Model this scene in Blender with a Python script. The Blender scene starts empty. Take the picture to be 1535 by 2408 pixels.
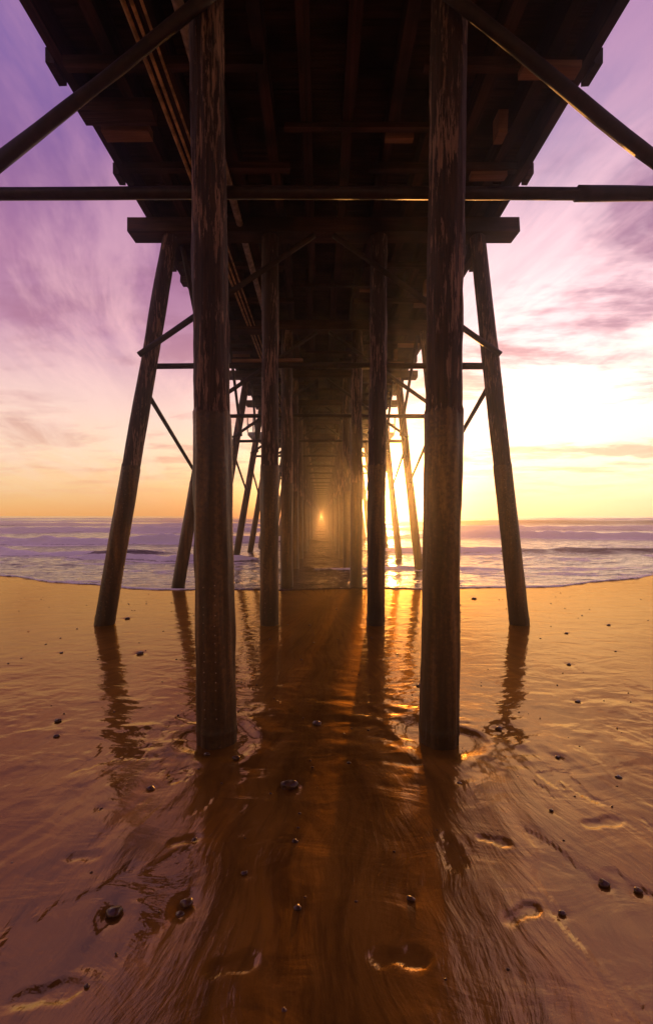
import bpy, math, numpy as np, random
from mathutils import Vector
random.seed(4); rng=np.random.default_rng(4)
scene=bpy.context.scene
F=1070.0; H=2.0
def gp(x,y):
    d=F*H/(y-1213.0); return ((x-755.0)/F*d, d)
# ---------------------------------------------------------------- noise
def vn(x,y,z=0.0,seed=0):
    x,y,z=np.broadcast_arrays(np.asarray(x,float),np.asarray(y,float),np.asarray(z,float))
    xi=np.floor(x).astype(np.int64); yi=np.floor(y).astype(np.int64); zi=np.floor(z).astype(np.int64)
    fx=x-xi; fy=y-yi; fz=z-zi
    fx=fx*fx*(3-2*fx); fy=fy*fy*(3-2*fy); fz=fz*fz*(3-2*fz)
    def h(a,b,c):
        n=(a*374761393+b*668265263+c*1440662683+seed*974634777)&0xffffffff
        n=((n^(n>>13))*1274126177)&0xffffffff
        n=n^(n>>16)
        return n/4294967295.0*2-1
    r=0
    for dx in (0,1):
        for dy in (0,1):
            for dz in (0,1):
                w=(fx if dx else 1-fx)*(fy if dy else 1-fy)*(fz if dz else 1-fz)
                r=r+w*h(xi+dx,yi+dy,zi+dz)
    return r
def fbm(x,y,z=0.0,o=4,seed=0):
    a=1;s=0;t=0;f=1
    for i in range(o):
        s=s+a*vn(np.asarray(x)*f,np.asarray(y)*f,np.asarray(z)*f,seed+i*17); t+=a; a*=.5; f*=2.03
    return s/t
def sst(a,b,x):
    t=np.clip((x-a)/(b-a),0,1); return t*t*(3-2*t)
# ---------------------------------------------------------------- mesh builder
class MB:
    def __init__(s): s.v=[];s.f=[];s.n=0
    def add(s,v,f):
        s.v.append(np.asarray(v,float)); s.f.append(np.asarray(f,int)+s.n); s.n+=len(v)
    def box(s,x0,x1,y0,y1,z0,z1,jit=0):
        v=np.array([[x0,y0,z0],[x1,y0,z0],[x1,y1,z0],[x0,y1,z0],[x0,y0,z1],[x1,y0,z1],[x1,y1,z1],[x0,y1,z1]],float)
        if jit: v+=rng.uniform(-jit,jit,v.shape)
        s.add(v,[[0,3,2,1],[4,5,6,7],[0,1,5,4],[1,2,6,5],[2,3,7,6],[3,0,4,7]])
    def beam(s,p0,p1,w,t):
        p0=np.array(p0,float);p1=np.array(p1,float);a=p1-p0;L=np.linalg.norm(a);a/=L
        up=np.array([0,0,1.]) if abs(a[2])<.95 else np.array([0,1.,0])
        u=np.cross(a,up);u/=np.linalg.norm(u);w2=np.cross(u,a)
        c=[]
        for p in (p0,p1):
            for su,sv in ((-1,-1),(1,-1),(1,1),(-1,1)): c.append(p+u*su*w/2+w2*sv*t/2)
        s.add(c,[[0,1,2,3],[7,6,5,4],[0,4,5,1],[1,5,6,2],[2,6,7,3],[3,7,4,0]])
    def tube(s,p0,p1,r0,r1,segs=12,rings=6,amp=0.0,prof=None,seed=0,kz=3.0,bow=0.0):
        p0=np.array(p0,float);p1=np.array(p1,float);a=p1-p0;L=np.linalg.norm(a);a/=L
        up=np.array([0,1.,0]) if abs(a[1])<.9 else np.array([0,0,1.])
        u=np.cross(up,a);u/=np.linalg.norm(u);w=np.cross(a,u)
        t=np.linspace(0,1,rings+1)[:,None]; th=np.linspace(0,2*np.pi,segs,endpoint=False)[None,:]
        r=r0+(r1-r0)*t+0*th
        if prof is not None: r=r+prof(p0[2]+t*(p1[2]-p0[2]),th,L)
        if amp: r=r+amp*(fbm(np.cos(th)*4+0*t,np.sin(th)*4+0*t,t*L*kz*.25+0*th,4,seed)+.6*fbm(np.cos(th)*.8+0*t,np.sin(th)*.8+0*t,t*L*.8+0*th,2,seed+5))
        c=p0[None,None,:]+(a*L)[None,None,:]*t[:,:,None]+(u*bow)[None,None,:]*np.sin(t*np.pi*1.0)[:,:,None]
        P=c+r[:,:,None]*(np.cos(th)[:,:,None]*u+np.sin(th)[:,:,None]*w)
        v=P.reshape(-1,3); i=np.arange(rings)[:,None]*segs; j=np.arange(segs)[None,:]; j2=(j+1)%segs
        f=np.stack([i+j,i+j2,i+segs+j2,i+segs+j],-1).reshape(-1,4)
        n=len(v); v=np.vstack([v,p0,p1+0*a])
        s.add(v,f)
        k=s.n-len(v)
        s.tri=getattr(s,'tri',[])
        for jj in range(segs):
            s.tri.append((n+k,k+(jj+1)%segs,k+jj)); b=k+rings*segs; s.tri.append((n+1+k,b+jj,b+(jj+1)%segs))
    def blob(s,c,r,seed=0,amp=.2,lat=8,lon=12):
        c=np.array(c,float); r=np.array(r,float)
        ph=np.linspace(0,np.pi,lat+1)[:,None]; th=np.linspace(0,2*np.pi,lon,endpoint=False)[None,:]
        d=np.stack([np.sin(ph)*np.cos(th),np.sin(ph)*np.sin(th),np.cos(ph)+0*th],-1)
        k=1+amp*vn(d[...,0]*1.6+seed,d[...,1]*1.6,d[...,2]*1.6,seed)
        P=(c+d*r*k[...,None]).reshape(-1,3)
        i=np.arange(lat)[:,None]*lon; j=np.arange(lon)[None,:]; j2=(j+1)%lon
        s.add(P,np.stack([i+j,i+lon+j,i+lon+j2,i+j2],-1).reshape(-1,4))
    def mesh(s,name,mat,smooth=False):
        V=np.vstack(s.v); Q=np.vstack(s.f) if s.f else np.zeros((0,4),int); T=np.array(getattr(s,'tri',[]),int).reshape(-1,3)
        m=bpy.data.meshes.new(name)
        m.vertices.add(len(V)); m.vertices.foreach_set('co',V.ravel())
        m.loops.add(len(Q)*4+len(T)*3); m.loops.foreach_set('vertex_index',np.concatenate([Q.ravel(),T.ravel()]))
        m.polygons.add(len(Q)+len(T))
        m.polygons.foreach_set('loop_start',np.concatenate([np.arange(len(Q))*4,len(Q)*4+np.arange(len(T))*3]))
        m.polygons.foreach_set('loop_total',np.concatenate([np.full(len(Q),4),np.full(len(T),3)]))
        m.update(calc_edges=True)
        m.polygons.foreach_set('use_smooth',np.full(len(m.polygons),smooth))
        m.materials.append(mat); return m
def obj(name,mesh,parent=None,loc=(0,0,0)):
    o=bpy.data.objects.new(name,mesh); scene.collection.objects.link(o); o.location=loc
    if parent: o.parent=parent
    return o
# ---------------------------------------------------------------- node helpers
class NT:
    def __init__(s,nt): s.nt=nt; nt.nodes.clear()
    def n(s,t,**k):
        nd=s.nt.nodes.new(t)
        for a,b in k.items(): setattr(nd,a,b)
        return nd
    def set(s,sock,v):
        if isinstance(v,bpy.types.NodeSocket): s.nt.links.new(v,sock)
        elif v is not None:
            if hasattr(sock.default_value,'__len__') and not hasattr(v,'__len__'): v=(v,)*len(sock.default_value)
            if hasattr(v,'__len__') and len(v)==3 and len(sock.default_value)==4: v=(*v,1)
            sock.default_value=v
    def m(s,op,a,b=None,c=None,clamp=False):
        nd=s.n('ShaderNodeMath',operation=op,use_clamp=clamp); s.set(nd.inputs[0],a)
        if b is not None: s.set(nd.inputs[1],b)
        if c is not None: s.set(nd.inputs[2],c)
        return nd.outputs[0]
    def vm(s,op,a,b=None):
        nd=s.n('ShaderNodeVectorMath',operation=op); s.set(nd.inputs[0],a)
        if b is not None: s.set(nd.inputs[1],b)
        return nd.outputs['Value'] if op in('DOT_PRODUCT','LENGTH') else nd.outputs[0]
    def mix(s,f,a,b,blend='MIX'):
        nd=s.n('ShaderNodeMix',data_type='RGBA',blend_type=blend,clamp_factor=True)
        s.set(nd.inputs[0],f); s.set(nd.inputs[6],a); s.set(nd.inputs[7],b); return nd.outputs[2]
    def ramp(s,f,st,interp='LINEAR'):
        nd=s.n('ShaderNodeValToRGB'); cr=nd.color_ramp; cr.interpolation=interp
        while len(cr.elements)<len(st): cr.elements.new(.5)
        for e,(p,c) in zip(cr.elements,st):
            e.position=p; e.color=(*c,1) if hasattr(c,'__len__') else (c,c,c,1)
        s.set(nd.inputs[0],f); return nd.outputs[0]
    def rng(s,v,a,b,c=0,d=1,interp='SMOOTHSTEP'):
        nd=s.n('ShaderNodeMapRange',interpolation_type=interp); s.set(nd.inputs[0],v)
        for i,q in zip((1,2,3,4),(a,b,c,d)): s.set(nd.inputs[i],q)
        return nd.outputs[0]
    def noise(s,vec,scale,det=4,rough=.55,dist=0,mapscale=None,loc=None):
        if mapscale or loc:
            mp=s.n('ShaderNodeMapping'); s.set(mp.inputs[0],vec)
            if mapscale: mp.inputs['Scale'].default_value=mapscale
            if loc: mp.inputs['Location'].default_value=loc
            vec=mp.outputs[0]
        nd=s.n('ShaderNodeTexNoise'); s.set(nd.inputs['Vector'],vec); nd.inputs['Scale'].default_value=scale
        nd.inputs['Detail'].default_value=det; nd.inputs['Roughness'].default_value=rough; nd.inputs['Distortion'].default_value=dist
        return nd.outputs[0]
    def bump(s,h,dist,strength=1,normal=None):
        nd=s.n('ShaderNodeBump'); s.set(nd.inputs['Height'],h); nd.inputs['Distance'].default_value=dist; s.set(nd.inputs['Strength'],strength)
        if normal: s.set(nd.inputs['Normal'],normal)
        return nd.outputs[0]
    def wsum(s,*prs):
        r=None
        for v,k in prs:
            q=s.m('MULTIPLY',v,k); r=q if r is None else s.m('ADD',r,q)
        return r
def mat(name):
    m=bpy.data.materials.new(name); m.use_nodes=True; return m,NT(m.node_tree)
def princ(t,col,rough,normal=None,**k):
    b=t.n('ShaderNodeBsdfPrincipled'); o=t.n('ShaderNodeOutputMaterial')
    t.set(b.inputs['Base Color'],col); t.set(b.inputs['Roughness'],rough)
    if normal: t.set(b.inputs['Normal'],normal)
    for a,v in k.items(): t.set(b.inputs[a.replace('_',' ')],v)
    t.nt.links.new(b.outputs[0],o.inputs[0]); return b
def wood_pile():
    m,t=mat('weathered_pile_wood'); tc=t.n('ShaderNodeTexCoord').outputs['Object']
    sep=t.n('ShaderNodeSeparateXYZ'); t.set(sep.inputs[0],tc); z=sep.outputs[2]
    g=t.noise(tc,1,6,.72,.3,(26,26,2.6)); g2=t.noise(tc,1,4,.6,0,(60,60,3)); big=t.noise(tc,1,2,.5,0,(3.5,3.5,.9))
    peel=t.rng(t.m('ADD',g,t.m('MULTIPLY',big,.55)),.825,.86)
    c=t.ramp(g2,[(.3,(.016,.007,.005)),(.7,(.085,.036,.024))])
    c=t.mix(peel,c,t.ramp(g2,[(.3,(.17,.085,.06)),(.7,(.42,.24,.17))]))
    jn=t.noise(tc,1,5,.6,0,(9,9,.9)); jf=t.noise(tc,30,3,.6)
    jc=t.ramp(t.m('ADD',t.m('MULTIPLY',jn,.7),t.m('MULTIPLY',jf,.3)),[(.32,(.022,.010,.004)),(.5,(.085,.038,.011)),(.68,(.27,.13,.035))])
    edge=t.m('ADD',2.92,t.m('MULTIPLY',t.m('SUBTRACT',jn,.5),.2))
    jm=t.rng(z,t.m('SUBTRACT',edge,.01),t.m('ADD',edge,.01),1,0)
    alg=t.rng(z,.1,.9,.7,0)
    jc=t.mix(alg,jc,(.024,.013,.005))
    c=t.mix(jm,c,jc)
    rough=t.m('SUBTRACT',.72,t.m('MULTIPLY',jm,.27))
    hgt=t.m('ADD',t.m('MULTIPLY',g,.6),t.m('ADD',t.m('MULTIPLY',g2,.5),t.m('MULTIPLY',peel,-.5)))
    st=t.m('SUBTRACT',1,t.m('MULTIPLY',jm,.55))
    princ(t,c,rough,t.bump(hgt,.02,st)); return m
def timber(name,lo,hi,axis):
    m,t=mat(name); tc=t.n('ShaderNodeTexCoord').outputs['Object']
    s={'x':(1,18,18),'y':(18,.6,18)}[axis]
    g=t.noise(tc,1,5,.65,.2,s); b=t.noise(tc,1.3,2)
    c=t.mix(t.rng(b,.35,.7),t.ramp(g,[(.3,lo),(.72,hi)]),lo)
    princ(t,c,.85,t.bump(g,.015,.8)); return m
M_pile=wood_pile()
M_tx=timber('cross_timber',(.016,.008,.006),(.16,.075,.045),'x')
M_ty=timber('stringer_timber',(.012,.006,.005),(.13,.058,.040),'y')
M_light=timber('newer_timber',(.18,.09,.05),(.50,.28,.15),'x')
def simple(name,col,rough=.6,metal=0,var=.4,sc=8):
    m,t=mat(name); tc=t.n('ShaderNodeTexCoord').outputs['Object']; n=t.noise(tc,sc,4,.6)
    c=t.mix(t.rng(n,.35,.7),tuple(x*(1-var) for x in col),tuple(min(1,x*(1+var)) for x in col))
    princ(t,c,rough,t.bump(n,.004,.5),Metallic=metal); return m
M_iron=simple('rusty_brace_iron',(.035,.016,.011),.55)
M_pipe=simple('utility_pipe_paint',(.60,.40,.17),.5)
M_pipe2=simple('utility_pipe_grey',(.38,.33,.28),.5)
M_nail=simple('nail_head_metal',(.38,.28,.18),.5,.4)
M_asph=simple('deck_topping',(.06,.06,.06),.9)
M_rail=simple('railing_paint',(.35,.34,.32),.6)
# ---------------------------------------------------------------- pier
pier=bpy.data.objects.new('wooden_pier',None); scene.collection.objects.link(pier)
D1=4.08; SP=4.33; ZC0=7.14; ZC1=7.40
def sleeve(z,th,L):
    s=1-sst(2.90,2.93,z+.03*np.sin(th*3)+.02*np.sin(th*7+1))
    seam=.006*np.exp(-((np.mod(th-1.2+np.pi,2*np.pi)-np.pi)/.05)**2)
    return s*(.010+seam)+.006*np.exp(-((z-.10)/.03)**2)*(z>0)
near={0:dict(l=(-.935,-1.035),r=(1.056,1.155)),1:dict(l=(-.955,-.93),r=(1.0,1.065)),2:dict(l=(-.965,-.95),r=(.975,1.0))}
def bxt(k,side):
    if k==0: return (-4.3,-3.34) if side<0 else (3.9,3.10)
    return (-4.0,-2.78) if side<0 else (3.66,2.88)
def batter(mb,y,side,segs,rings,amp,seed,prof=None,k=1):
    xb,xt=bxt(k,side)
    zb=-1.5; sl=(xt-xb)/ZC0; x0=xb+sl*zb
    mb.tube((x0,y,zb),(xt,y,ZC0+.02),.17,.135,segs,rings,amp,prof,seed)
def nails(mb,p0,p1,r,seed,cols,z0,z1):
    rs=random.Random(seed)
    p0=np.array(p0,float);p1=np.array(p1,float)
    for th in cols:
        z=z0
        while z<z1:
            t=(z-p0[2])/(p1[2]-p0[2]); c=p0+(p1-p0)*t
            a=th+rs.uniform(-.03,.03)
            n=np.array([math.cos(a),math.sin(a),0])
            if rs.random()>.12: mb.blob(c+n*(r-.001),(.006,.006,.006),0,0,4,6)
            z+=.08+rs.uniform(-.015,.015)
def bracing(mb,y,k=1):
    yb=y+.21; yd=y-.22
    if k==0:
        mb.tube((-3.75,yb,5.03),(3.55,yb,5.03),.055,.055,10,30,.006,seed=3,bow=-.015)
        mb.tube((2.40,yb,5.035),(3.6,yb,5.035),.064,.064,10,10,.016,seed=9)
        mb.tube((-3.70,yd,4.23),(-.15,yd,7.05),.058,.052,10,60,.022,seed=5)
        mb.tube((3.45,yd,4.53),(.35,yd,7.0),.058,.052,10,60,.022,seed=6)
        return
    mb.tube((-3.35,yb,4.83),(3.2,yb,4.83),.055,.055,10,30,.006,seed=3,bow=-.02)
    mb.tube((2.35,yb,4.835),(3.25,yb,4.835),.066,.066,10,6,.012,seed=9)
    mb.tube((-3.28,yd,4.90),(-.12,yd,7.05),.055,.05,8,24,.012,seed=5)
    mb.tube((3.22,yd,4.90),(.22,yd,7.05),.055,.05,8,24,.012,seed=6)
def longbr(mb,y):
    mb.tube((-3.32,y+.1,4.42),(-3.52,y+SP-.1,3.25),.045,.045,8,4,.003,seed=2)
    mb.tube((3.12,y+.1,4.42),(3.30,y+SP-.1,3.25),.045,.045,8,4,.003,seed=2)
    mb.tube((-2.62,y+.2,7.1),(-2.98,y+SP-.1,5.0),.05,.05,8,4,.003,seed=2)
    mb.tube((2.72,y+.2,7.1),(2.95,y+SP-.1,5.0),.05,.05,8,4,.003,seed=2)
def capbeam(mb,y,jit=0):
    mb.box(-3.50,3.58,y-.19,y+.19,ZC0+.004,ZC1-.004,jit)
for k in range(3):
    y=D1+SP*k; d=near[k]
    for nm,(xb,xt) in d.items():
        sl=(xt-xb)/ZC0; x0=xb-1.0*sl
        mb=MB(); mb.tube((x0,y,-1.0),(xt,y,ZC0+.02),.160,.152,56 if k==0 else 36,420 if k==0 else 200,.022,sleeve,11+k*3+(nm=='r'),kz=6)
        obj('inner_pile',mb.mesh('inner_pile',M_pile,True),pier)
        nb=MB()
        cols=([-1.95,-1.35] if nm=='l' else [-.4])
        nails(nb,(x0,y,-1.0),(xt,y,ZC0),.170,k,cols,.25,1.45)
        obj('pile_nails',nb.mesh('pile_nails',M_nail,True),pier)
    for sd in (-1,1):
        mb=MB(); batter(mb,y,sd,36,200,.018,31+k*2+sd,sleeve,k); obj('batter_pile',mb.mesh('batter_pile',M_pile,True),pier)
        xb,xt=bxt(k,sd)
        nb=MB(); nails(nb,(xb,y,0),(xt,y,ZC0),.178,k+9,[-1.9,-1.3],.2,3.0); obj('pile_nails',nb.mesh('pile_nails',M_nail,True),pier)
    mb=MB(); capbeam(mb,y,.008); obj('cap_beam',mb.mesh('cap_beam',M_tx),pier)
    mb=MB(); bracing(mb,y,k)
    if k>0: longbr(mb,y)
    obj('bent_bracing',mb.mesh('bent_bracing',M_iron,True),pier)
fars=[]
for q in range(4):
    mb=MB(); j=lambda a:random.uniform(-a,a)
    for x in (-.97,.99):
        mb.tube((x+j(.05),0,-2.5),(x+j(.05),0,ZC0+.02),.165,.15,14,24,.012,None,q*7+int(x*3))
    for sd in (-1,1): batter(mb,0,sd,14,24,.012,q*5+sd)
    p=mb.mesh('far_piles',M_pile,True)
    c=MB(); capbeam(c,0,.006); cm=c.mesh('far_cap',M_tx)
    b=MB(); bracing(b,0); longbr(b,0); bm=b.mesh('far_bracing',M_iron,True)
    fars.append((p,cm,bm))
ks=[-6,-5,-4,-3,-2,-1]+list(range(3,101))
for k in ks:
    y=D1+SP*k; p,cm,bm=fars[(k*7+3)%4]
    obj('piles',p,pier,(0,y,0)); obj('cap_beam',cm,pier,(0,y,0))
    if k!=-1: obj('bent_bracing',bm,pier,(0,y,0))
Y0=-24;Y1=D1+SP*100+.5
mb=MB()
xs=[-3.10]+list(np.linspace(-2.55,2.6,10))+[3.17]
for i,x in enumerate(xs):
    w=.075 if 0<i<len(xs)-1 else .06
    y=Y0; n=0
    while y<Y1:
        L=SP*2 if y<60 else SP*10
        y2=min(y+L,Y1)
        dx=.0 if 0==i or i==len(xs)-1 else random.uniform(-.03,.03)+(.085 if n%2 else 0)
        mb.box(x-w+dx,x+w+dx,y+.003,y2-.003,ZC1,ZC1+.36,0); y=y2;n+=1
obj('stringers',mb.mesh('stringers',M_ty),pier)
mb=MB(); y=Y0
while y<Y1:
    w=.29 if y<50 else 3.0
    dz=random.uniform(0,.012)
    mb.box(-3.22,3.29,y+.003,y+w-.003,ZC1+.362+dz,ZC1+.45,0); y+=w
obj('deck_planks',mb.mesh('deck_planks',M_tx),pier)
mb=MB(); mb.box(-3.2,3.27,Y0,Y1,ZC1+.455,ZC1+.52); obj('deck_topping',mb.mesh('deck_topping',M_asph),pier)
mb=MB()
for k in range(-5,100):
    yb=D1+SP*k
    for dy in (1.25,2.85):
        mb.box(-3.02,-.75+random.uniform(-.2,.3),yb+dy,yb+dy+.11,ZC1-.105,ZC1-.003,.006)
        mb.box(.95+random.uniform(-.4,.3),3.0,yb+dy+.02,yb+dy+.12,ZC1-.105,ZC1-.003,.006)
    mb.box(-3.16,-2.2,yb+1.8,yb+2.05,ZC1-.14,ZC1-.004,.008)
    mb.box(-.5,1.5,yb+2.15,yb+2.24,ZC1-.08,ZC1-.004,.006)
    mb.box(-3.26,-3.165,yb+3.05,yb+3.3,ZC1-.04,ZC1+.14,.006); mb.box(3.235,3.33,yb+3.05,yb+3.3,ZC1-.04,ZC1+.14,.006)
    mb.box(-3.26,-3.165,yb+1.3,yb+1.6,ZC1-.04,ZC1+.14,.006); mb.box(3.235,3.33,yb+1.3,yb+1.6,ZC1-.04,ZC1+.14,.006)
obj('cross_blocking',mb.mesh('cross_blocking',M_tx),pier)
mb=MB()
for k in (0,1,2,5,8):
    yb=D1+SP*k
    mb.box(2.35,3.02,yb+1.20,yb+1.36,ZC1-.19,ZC1-.108,.006)
    mb.box(2.3,2.85,yb+2.9,yb+3.02,ZC1-.18,ZC1-.108,.006)
    mb.box(-3.0,-2.35,yb+2.12,yb+2.3,ZC1-.16,ZC1-.02,.006)
    mb.box(.9,1.3,yb+2.3,yb+2.4,ZC1-.1,ZC1-.01,.006)
    mb.box(2.35,2.47,yb+1.95,yb+2.15,ZC1-.32,ZC1-.01,.006)
obj('repair_blocks',mb.mesh('repair_blocks',M_light),pier)
mb=MB()
for x,z,r in ((-2.02,ZC1-.15,.028),(-1.93,ZC1-.16,.022),(-1.83,ZC1-.15,.018)):
    mb.tube((x,Y0,z),(x,Y1,z),r,r,8,60,0)
obj('utility_pipes',mb.mesh('utility_pipes',M_pipe,True),pier)
mb=MB(); mb.tube((-1.47,Y0,ZC1-.12),(-1.47,Y1,ZC1-.12),.062,.062,12,60,0)
obj('water_main',mb.mesh('water_main',M_pipe2,True),pier)
mb=MB(); mb.beam((-1.7,D1+SP+.32,4.96),(-.35,D1+SP+.32,4.98),.12,.045); obj('loose_plank',mb.mesh('loose_plank',M_light),pier)
mb=MB()
for sx in (-3.15,3.22):
    y=Y0
    while y<Y1:
        mb.box(sx-.05,sx+.05,y,y+.1,ZC1+.52,ZC1+1.6); y+=SP/2 if y<80 else SP
    for z in (.75,1.05,1.35): mb.box(sx-.02,sx+.02,Y0,Y1,ZC1+z,ZC1+z+.06)
    mb.box(sx-.09,sx+.09,Y0,Y1,ZC1+1.602,ZC1+1.65)
obj('railing',mb.mesh('railing',M_rail),pier)
mb=MB()
for yy in (31.0,56.0,95.0):
    for sx in (-1,1):
        a,b=(3.45,5.0); x0,x1=(a,b) if sx>0 else (-b,-a)
        mb.box(x0,x1,yy,yy+3,ZC1+.1,ZC1+.3)
        for i in range(5):
            xx=x0+(x1-x0)*i/4; mb.box(xx-.04,xx+.04,yy-.05,yy+.03,ZC1+.302,ZC1+1.4)
        mb.box(x0,x1,yy-.05,yy+.05,ZC1+1.402,ZC1+1.5); mb.box(x0,x1,yy-.04,yy+.02,ZC1+.8,ZC1+.87)
        mb.beam(((x0+x1)/2+sx*.5,yy+.2,ZC1+.1),(sx*3.0,yy+.2,ZC1-1.3),.14,.14)
obj('side_platforms',mb.mesh('side_platforms',M_rail),pier)
# ---------------------------------------------------------------- ground
def axis(lo,hi,st,elo,ehi):
    c=np.arange(lo,hi+st/2,st)
    up=[];x=hi;s=st
    while x<ehi: s*=1.12; x+=s; up.append(x)
    dn=[];x=lo;s=st
    while x>elo: s*=1.12; x-=s; dn.append(x)
    return np.concatenate([dn[::-1],c,up])
gx=axis(-4.6,4.6,.02,-6000,6000); gy=axis(1.5,9.3,.02,-6000,7000)
X,Y=np.meshgrid(gx,gy)
def shore(x): return 12.15+np.minimum(.024*x*x,4.5)+.25*np.sin(x*.55+1)+.12*np.sin(x*1.7)
R=np.hypot(X,Y)
nearm=(1-sst(9,16,R))
Z=np.zeros_like(X)
low=fbm(X*.9,Y*.9,0,3,3)
amp=.003+.014*(1-sst(3.2,6,Y))
Z+=low*amp*nearm
ox,oy=.15,10.5
ang=np.arctan2(X-ox,-(Y-oy)); rad=np.hypot(X-ox,Y-oy)
wr=fbm(X*.8,Y*.8,0,4,8)
ril=fbm(ang*24+wr*1.0,rad*.7,0,5,21)
ril2=1-np.abs(fbm(ang*60+wr*2,rad*1.2,0,4,33))*2
rm=(1-sst(3.4,5.6,Y+wr*1.5))*nearm
patch=sst(-.1,.35,fbm(X*.7,Y*.7,4,2,77))
side=.45+.55*sst(.6,2.2,np.abs(X))
Z+=rm*(ril*.017*side+ril2*.005*patch*side)
mid=np.exp(-((Y-4.4)/1.2)**2)*nearm
Z+=mid*.014*fbm(X*2.2,Y*4.0,0,5,91)
wet=np.clip(.15+.85*sst(2.6,4.6,Y+low*1.6+wr*2.0),0,1)
lvl=-.002+.003*vn(X*.5,Y*.5,0,5)
fl=1-sst(lvl-.002,lvl+.0005,Z)
wet=np.maximum(wet,fl*.98); Z=np.where(Z<lvl,lvl+(Z-lvl)*.12,Z)
for k in range(2):
    for px in ((-.935,1.056) if k==0 else (-.955,1.0)):
        py=D1+SP*k
        an=np.arctan2(Y-py,X-px); d=np.hypot((X-px),(Y-py)*1.0)
        rr=.34+.04*np.sin(an*3+px)+.06*vn(an*1.5+9,px,0,4)
        q=d/rr
        s=1 if k==0 else .2
        pit=1-sst(.74,1.16,q)
        Z=Z*(1-pit)+pit*(-.012*s)
        Z+=.003*s*np.exp(-((q-1.22)/.14)**2)
        wet=np.maximum(wet,pit)
        Z+=np.exp(-((q-1.6)/.5)**2)*fbm(X*4,Y*6,0,3,5)*.014*(k==0)
def foot(px,py,L,angd,dep=.007):
    global Z,wet
    cx,cy=gp(px,py); a=math.radians(angd)
    u=((X-cx)*math.cos(a)+(Y-cy)*math.sin(a))/L; v=(-(X-cx)*math.sin(a)+(Y-cy)*math.cos(a))/L
    f=np.minimum(np.hypot((u-.2)/.30,v/.19),np.hypot((u+.28)/.22,v/.15)); f=np.minimum(f,np.hypot(u/.4,v/.12))
    f=f+.20*fbm(X*12,Y*12,0,3,2)
    ins=1-sst(.80,1.05,f)
    Z=Z-dep*ins+.002*np.exp(-((f-1.16)/.11)**2)
    wet=np.maximum(wet,ins*.5)
for a in ((200,2015,.20,5),(112,2335,.28,12),(1225,2150,.24,25),(940,2255,.28,-4),(545,2270,.25,12),(432,1975,.2,20),(1415,1935,.3,10),(1160,1975,.22,-20)): foot(*a)
pebs=[(268,2135,22),(438,2118,18),(423,2146,12),(700,2130,11),(966,2110,12),(1320,2143,10),(1418,2072,14),(1500,2090,12),(680,1838,22),(745,1697,12),(487,1770,9),(556,1778,11),(355,1850,11),(138,1691,9),(134,1728,8),(330,1533,9),(1357,1647,8),(1452,1824,11),(1310,1778,7),(1295,1903,7),(1172,1710,9),(984,1610,7),(820,1792,6),(668,2372,7),(575,2050,9),(694,1975,8),(238,1900,7),(457,1972,7),(1113,1405,7),(1080,1840,8),(205,2315,8),(30,2028,5),(300,1452,7),(1430,1468,5),(1330,1487,5),(145,1533,5),(1336,1560,6)]
for (px,py,r) in pebs:
    cx,cy=gp(px,py+r*.3); rr=r/(py-1213)*H
    d=np.hypot(X-cx,(Y-cy)*.9)
    Z-=.22*rr*np.exp(-(d/(rr*1.4))**2)
    tx=(X-cx)/(rr*1.1); ty=(cy-Y)/(rr*5)
    Z-=.10*rr*np.exp(-tx**2)*np.where(ty>0,np.exp(-np.maximum(ty,0)),0)
ys=shore(X); under=np.maximum(0,Y-ys)
Z-=np.minimum(under*.05,3.0)
def gridmesh(name,X,Y,Z,mat,attrs):
    ny,nx=X.shape; V=np.stack([X,Y,Z],-1).reshape(-1,3)
    i=np.arange(ny-1)[:,None]*nx; j=np.arange(nx-1)[None,:]
    Q=np.stack([i+j,i+j+1,i+nx+j+1,i+nx+j],-1).reshape(-1,4)
    mb=MB(); mb.add(V,Q); m=mb.mesh(name,mat,True)
    for n,a in attrs.items():
        at=m.attributes.new(n,'FLOAT','POINT'); at.data.foreach_set('value',a.astype(np.float32).ravel())
    return m
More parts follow.
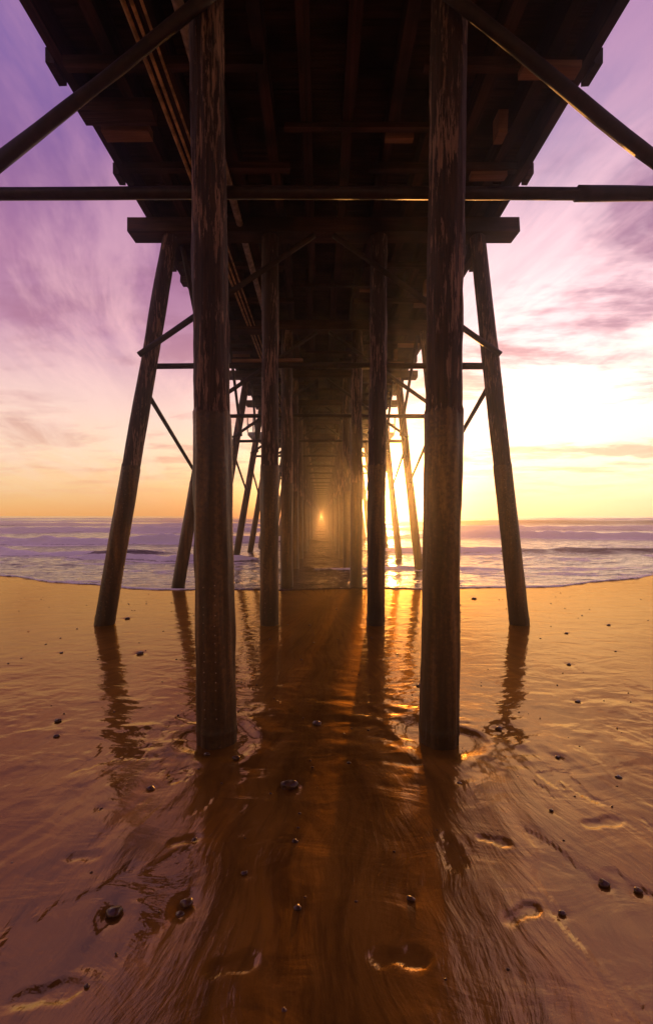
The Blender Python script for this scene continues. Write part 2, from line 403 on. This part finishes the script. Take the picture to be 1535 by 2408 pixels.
def sandmat():
    m,t=mat('wet_sand'); tc=t.n('ShaderNodeTexCoord').outputs['Object']
    at=t.n('ShaderNodeAttribute',attribute_name='wet').outputs['Fac']
    sp=t.n('ShaderNodeSeparateXYZ'); t.set(sp.inputs[0],tc)
    wob=t.noise(tc,.7,2,.5)
    xx=t.m('SUBTRACT',sp.outputs[0],ox); yy=t.m('SUBTRACT',oy,sp.outputs[1])
    an=t.m('ADD',t.m('ARCTAN2',xx,yy),t.m('MULTIPLY',wob,.10)); rd=t.m('SQRT',t.m('ADD',t.m('MULTIPLY',xx,xx),t.m('MULTIPLY',yy,yy)))
    pc=t.n('ShaderNodeCombineXYZ'); t.set(pc.inputs[0],an); t.set(pc.inputs[1],rd); pc=pc.outputs[0]
    n1=t.noise(tc,1.2,2); n2=t.noise(tc,7,4,.6); grain=t.noise(tc,230,1)
    st1=t.noise(pc,1,5,.65,.25,(40,1.0,1)); st2=t.noise(pc,1,3,.65,.2,(150,2.2,1))
    dry=t.m('SUBTRACT',1.0,at)
    c=t.mix(t.rng(n1,.3,.7),(.24,.105,.013),(.38,.18,.026))
    c=t.mix(t.rng(st1,.42,.66,0,.7),c,(.06,.023,.004))
    c=t.mix(t.rng(st2,.5,.7,0,.4),c,(.05,.020,.004))
    c=t.mix(t.m('MULTIPLY',at,.5),c,(.08,.034,.006))
    c=t.mix(t.rng(grain,.6,.72,0,.4),c,(.03,.014,.004))
    rough=t.m('ADD',.012,t.m('MULTIPLY',dry,t.rng(n2,.35,.7,.05,.16)))
    rip=t.noise(tc,1,4,.5,1.0,(1.9,3.6,1))
    h=t.wsum((rip,.0085),(t.m('MULTIPLY',st1,dry),.010),(t.m('MULTIPLY',st2,dry),.0024),(t.m('MULTIPLY',grain,dry),.0004),(n2,.0009))
    nb=t.bump(h,1.0,1.0)
    df=t.n('ShaderNodeBsdfDiffuse'); t.set(df.inputs[0],c); t.set(df.inputs['Normal'],nb)
    gl=t.n('ShaderNodeBsdfGlossy'); t.set(gl.inputs[0],(1,.72,.31)); t.set(gl.inputs['Roughness'],rough); t.set(gl.inputs['Normal'],nb)
    g2=t.n('ShaderNodeBsdfGlossy'); t.set(g2.inputs[0],(1,.56,.13)); t.set(g2.inputs['Roughness'],.42); t.set(g2.inputs['Normal'],nb)
    gm=t.n('ShaderNodeMixShader'); gm.inputs[0].default_value=.22; t.nt.links.new(gl.outputs[0],gm.inputs[1]); t.nt.links.new(g2.outputs[0],gm.inputs[2])
    fr=t.n('ShaderNodeFresnel'); fr.inputs[0].default_value=3.1; t.set(fr.inputs[1],nb)
    mx=t.n('ShaderNodeMixShader'); t.set(mx.inputs[0],fr.outputs[0]); t.nt.links.new(df.outputs[0],mx.inputs[1]); t.nt.links.new(gm.outputs[0],mx.inputs[2])
    o=t.n('ShaderNodeOutputMaterial'); t.nt.links.new(mx.outputs[0],o.inputs[0]); return m
obj('beach_sand',gridmesh('beach_sand',X,Y,Z,sandmat(),{'wet':wet}))
mb=MB()
for i,(px,py,r) in enumerate(pebs):
    cx,cy=gp(px,py+r*.4); rr=r/(py-1213)*H*.85
    mb.blob((cx,cy,rr*.06),(rr,rr*.8,rr*.48),i,.35,10,16)
for i in range(130):
    cx=random.uniform(-9,9); cy=random.uniform(5.5,12); r=random.uniform(.006,.016)
    mb.blob((cx,cy,.002),(r*1.4,r,r*.6),i,.3,5,8)
for i in range(110):
    cx=random.uniform(-3.5,3.5); cy=random.uniform(1.8,6); r=random.uniform(.003,.008)
    mb.blob((cx,cy,.003),(r*1.4,r,r*.8),i,.3,5,8)
obj('pebbles',mb.mesh('pebbles',simple('wet_stone',(.09,.04,.016),.3,0,.5,30),True))
# ---------------------------------------------------------------- sea
nr=1000; Yr=12*np.exp(np.linspace(0,math.log(7000/12),nr)); sc=np.linspace(-1,1,420); sc=np.sign(sc)*np.abs(sc)**1.15
S,YY=np.meshgrid(sc,Yr)
XX=S*(14+(YY-12)*1.6)
fade=np.exp(-(YY-12)/6)
XW=XX
YW=YY+(shore(XW)-12+.12*fbm(XW*1.1,0*XW,0,4,9))*fade
ZW=np.zeros_like(XW); foam=np.zeros_like(XW)
patchf=.62*sst(0,.35,fbm(XW*.35,YW*1.1,0,4,60)+.08)*(1-sst(16,40,YW))+.30*sst(16,30,YW)*(1-sst(60,150,YW))*sst(0,.3,fbm(XW*.12,YW*.5,0,3,61))
foam=patchf
def wave(y0,a,wd,xc,xw,fo,seed):
    global ZW,foam
    yc=y0+fbm(XW/(wd*8),0*XW,0,3,seed)*wd*2.6
    env=np.exp(-np.abs((XW-xc)/xw)**6)*(.75+.3*vn(XW/(wd*4),0*XW,0,seed+3))
    d=(YW-yc)/wd
    br=sst(-.1,.3,vn(XW/(wd*6),0*XW,2,seed+8)+fo)
    lump=1+.35*br*fbm(XW/wd*1.6,YW/wd*1.6,0,3,seed+30)
    pr=np.where(d<0,np.exp(-(d*2.6)**2),np.exp(-(d*.6)**2))
    ZW+=a*pr*env*lump
    face=env*np.exp(-((d+.45)/.3)**2); foam=foam*(1-.95*face*(1-br))
    foam=np.maximum(foam,2.6*env*br*np.where(d<0,np.exp(-(d/.62)**2),np.exp(-(d/.35)**2)))
    foam=np.maximum(foam,1.5*env*br*np.exp(-((d+1.3)/.5)**2))
    foam=np.maximum(foam,.9*env*(1-br)*np.exp(-((d-.05)/.15)**2))
wave(17.0,.07,.5,3,4,.4,1); wave(20.5,.34,.7,-7.5,4.5,.7,2); wave(24.5,.34,.9,-14,6,.8,3); wave(26,.32,1.0,11,8,.7,4)
wave(33,.60,1.3,-12,11,.8,5); wave(36,.55,1.4,-36,14,.9,5); wave(41,.60,1.6,24,20,.8,6); wave(58,.75,2.4,-35,34,.9,7); wave(64,.9,2.6,50,40,.7,8)
wave(88,.75,3.4,-55,50,1,9); wave(105,1.4,4.2,85,70,-.2,10); wave(150,.6,5,-60,100,1,12); wave(200,.7,7,0,300,.4,11); wave(300,.7,9,0,500,.0,12)
det=np.clip(fbm(XW*.5,YW*.9,0,4,40),-1,1)
ZW+=det*.08*sst(12.3,18,YW)*(1-sst(60,160,YW))+fbm(XW*2.0,YW*3.2,0,3,41)*.025*sst(12.2,14,YW)*(1-sst(25,45,YW))
ZW+=fbm(XW*.05,YW*.12,0,3,44)*.22*sst(60,200,YW)*(1-sst(1200,2500,YW))
e=YY-12
ZW+=.012+.015*np.exp(-((e-.12)/.12)**2)
ZW[0,:]=-.02
foam=np.maximum(foam,.8*np.exp(-((e-.1)/.10)**2))
foam*=1-.55*(1-sst(1.5,4,np.abs(XW)))
def seamat():
    m,t=mat('sea_water'); tc=t.n('ShaderNodeTexCoord').outputs['Object']
    at=t.n('ShaderNodeAttribute',attribute_name='foam').outputs['Fac']
    r1=t.noise(tc,1,4,.6,.5,(1.6,3.2,1)); r2=t.noise(tc,1,3,.55,.3,(7,13,1)); r3=t.noise(tc,1,3,.6,0,(.25,.7,1))
    fn=t.noise(tc,1,5,.7,.6,(2.2,4.5,1))
    fm=t.rng(t.m('ADD',t.m('MULTIPLY',at,.9),t.m('MULTIPLY',t.m('SUBTRACT',fn,.5),1.1)),.38,.60)
    col=t.mix(fm,(.07,.034,.020),(.97,.92,.86))
    rough=t.m('ADD',.06,t.m('MULTIPLY',fm,.5))
    h=t.wsum((r1,.070),(r2,.014),(r3,.19),(fm,.012))
    princ(t,col,rough,t.bump(h,1.0,1.0),IOR=1.38); return m
obj('sea_water',gridmesh('sea_water',XW,YW,ZW,seamat(),{'foam':foam}))
# ---------------------------------------------------------------- sky
SUN_AZ=math.radians(8.0); SUN_EL=math.radians(3.2)
w=bpy.data.worlds.new('World'); scene.world=w; w.use_nodes=True; t=NT(w.node_tree)
dirv=t.n('ShaderNodeTexCoord').outputs['Generated']
sp=t.n('ShaderNodeSeparateXYZ'); t.set(sp.inputs[0],dirv); dx,dy,dz=sp.outputs
zz=t.m('MAXIMUM',dz,0.0)
base=t.ramp(zz,[(0,(1.0,.50,.15)),(.03,(1.0,.64,.27)),(.07,(1.05,.79,.46)),(.13,(1.05,.82,.62)),(.21,(.95,.69,.64)),(.28,(.74,.46,.54)),(.34,(.52,.26,.42)),(.44,(.40,.17,.34)),(.54,(.27,.12,.32)),(.66,(.17,.10,.35)),(1,(.12,.10,.32))])
den=t.m('ADD',zz,.10)
cv=t.n('ShaderNodeCombineXYZ'); t.set(cv.inputs[0],t.m('DIVIDE',dx,den)); t.set(cv.inputs[1],t.m('DIVIDE',dy,den)); cv=cv.outputs[0]
rot=t.n('ShaderNodeMapping'); rot.inputs['Rotation'].default_value=(0,0,math.radians(-14)); t.set(rot.inputs[0],cv); cr=rot.outputs[0]
wis=t.noise(cr,1,6,.64,.35,(2.8,.7,1),(3.1,.4,0)); big=t.noise(cr,1,3,.55,.3,(.75,.35,1),(1.7,5.2,0))
lightc=t.rng(t.m('ADD',t.m('MULTIPLY',wis,.85),t.m('MULTIPLY',big,.35)),.52,.72)
dk=t.noise(cv,1,6,.62,.3,(.8,1.4,1),(7.3,2.2,0)); darkc=t.rng(dk,.47,.60)
fadeh=t.rng(zz,.01,.12)
base=t.mix(t.m('MULTIPLY',t.m('MULTIPLY',darkc,fadeh),.62),base,t.ramp(zz,[(.1,(.66,.32,.26)),(.3,(.40,.14,.25)),(.6,(.15,.07,.21))]))
lc=t.ramp(zz,[(.1,(1.05,.86,.72)),(.35,(.98,.58,.64)),(.6,(.52,.25,.45))])
base=t.mix(t.m('MULTIPLY',t.m('MULTIPLY',lightc,fadeh),.72),base,lc)
def lobe(az,el,pw,amt):
    d=(math.sin(az)*math.cos(el),math.cos(az)*math.cos(el),math.sin(el))
    v=t.m('MAXIMUM',t.vm('DOT_PRODUCT',dirv,d),0.0)
    return t.m('MULTIPLY',t.m('POWER',v,pw),amt)
cur=base
for az,el,pw,c,am in [(SUN_AZ,SUN_EL,3000,(1,.60,.20),220),(SUN_AZ,SUN_EL,240,(1,.45,.10),13),(SUN_AZ,SUN_EL,28,(1,.45,.12),.65),(math.radians(27),math.radians(13),17,(1,.84,.70),.95)]:
    vv=lobe(az,el,pw,am)
    nd=t.n('ShaderNodeVectorMath',operation='SCALE'); nd.inputs[0].default_value=c
    if pw==17: vv=t.m('MULTIPLY',vv,t.m('SUBTRACT',1.0,t.m('MULTIPLY',t.m('MULTIPLY',darkc,fadeh),.88)))
    t.set(nd.inputs['Scale'],vv); cur=t.vm('ADD',cur,nd.outputs[0])
back=t.rng(dy,-.55,.35,.55,1)
nd=t.n('ShaderNodeVectorMath',operation='SCALE'); t.set(nd.inputs[0],cur); t.set(nd.inputs['Scale'],back)
sky=t.n('ShaderNodeTexSky',sky_type='NISHITA',sun_disc=False,sun_elevation=SUN_EL,sun_rotation=SUN_AZ)
bg1=t.n('ShaderNodeBackground'); t.set(bg1.inputs[0],sky.outputs[0]); bg1.inputs[1].default_value=.015
bg2=t.n('ShaderNodeBackground'); t.set(bg2.inputs[0],nd.outputs[0]); bg2.inputs[1].default_value=1.04
ad=t.n('ShaderNodeAddShader'); t.nt.links.new(bg1.outputs[0],ad.inputs[0]); t.nt.links.new(bg2.outputs[0],ad.inputs[1])
o=t.n('ShaderNodeOutputWorld'); t.nt.links.new(ad.outputs[0],o.inputs[0])
# thin haze added around the pier, stands in for the sun's lens flare
m=bpy.data.materials.new('flare_haze'); m.use_nodes=True; hz=NT(m.node_tree)
vs=hz.n('ShaderNodeVolumeScatter'); vs.inputs['Color'].default_value=(1,1,1,1); vs.inputs['Density'].default_value=.0042; vs.inputs['Anisotropy'].default_value=.90
va=hz.n('ShaderNodeVolumeAbsorption'); va.inputs['Color'].default_value=(1,.5,.05,1); va.inputs['Density'].default_value=.0022
aa=hz.n('ShaderNodeAddShader'); hz.nt.links.new(vs.outputs[0],aa.inputs[0]); hz.nt.links.new(va.outputs[0],aa.inputs[1])
oo=hz.n('ShaderNodeOutputMaterial'); hz.nt.links.new(aa.outputs[0],oo.inputs['Volume'])
mb=MB(); mb.box(-60,60,-20,460,-5,12); obj('added_flare_haze',mb.mesh('added_flare_haze',m))
# sun
sl=bpy.data.lights.new('sun','SUN'); sl.energy=5; sl.angle=math.radians(.6); sl.color=(1,.48,.12)
so=bpy.data.objects.new('sun',sl); scene.collection.objects.link(so)
sd=Vector((math.sin(SUN_AZ)*math.cos(SUN_EL),math.cos(SUN_AZ)*math.cos(SUN_EL),math.sin(SUN_EL)))
so.rotation_euler=sd.to_track_quat('Z','Y').to_euler()
# camera
cam=bpy.data.cameras.new('camera'); co=bpy.data.objects.new('camera',cam); scene.collection.objects.link(co)
co.location=(0,0,H); co.rotation_euler=(math.radians(90),0,0)
cam.sensor_fit='VERTICAL'; cam.sensor_height=36; cam.lens=16; cam.shift_x=12.5/2408; cam.shift_y=9/2408
cam.clip_end=20000; cam.clip_start=.05
scene.camera=co
scene.view_settings.view_transform='Standard'; scene.view_settings.look='None'; scene.view_settings.exposure=0
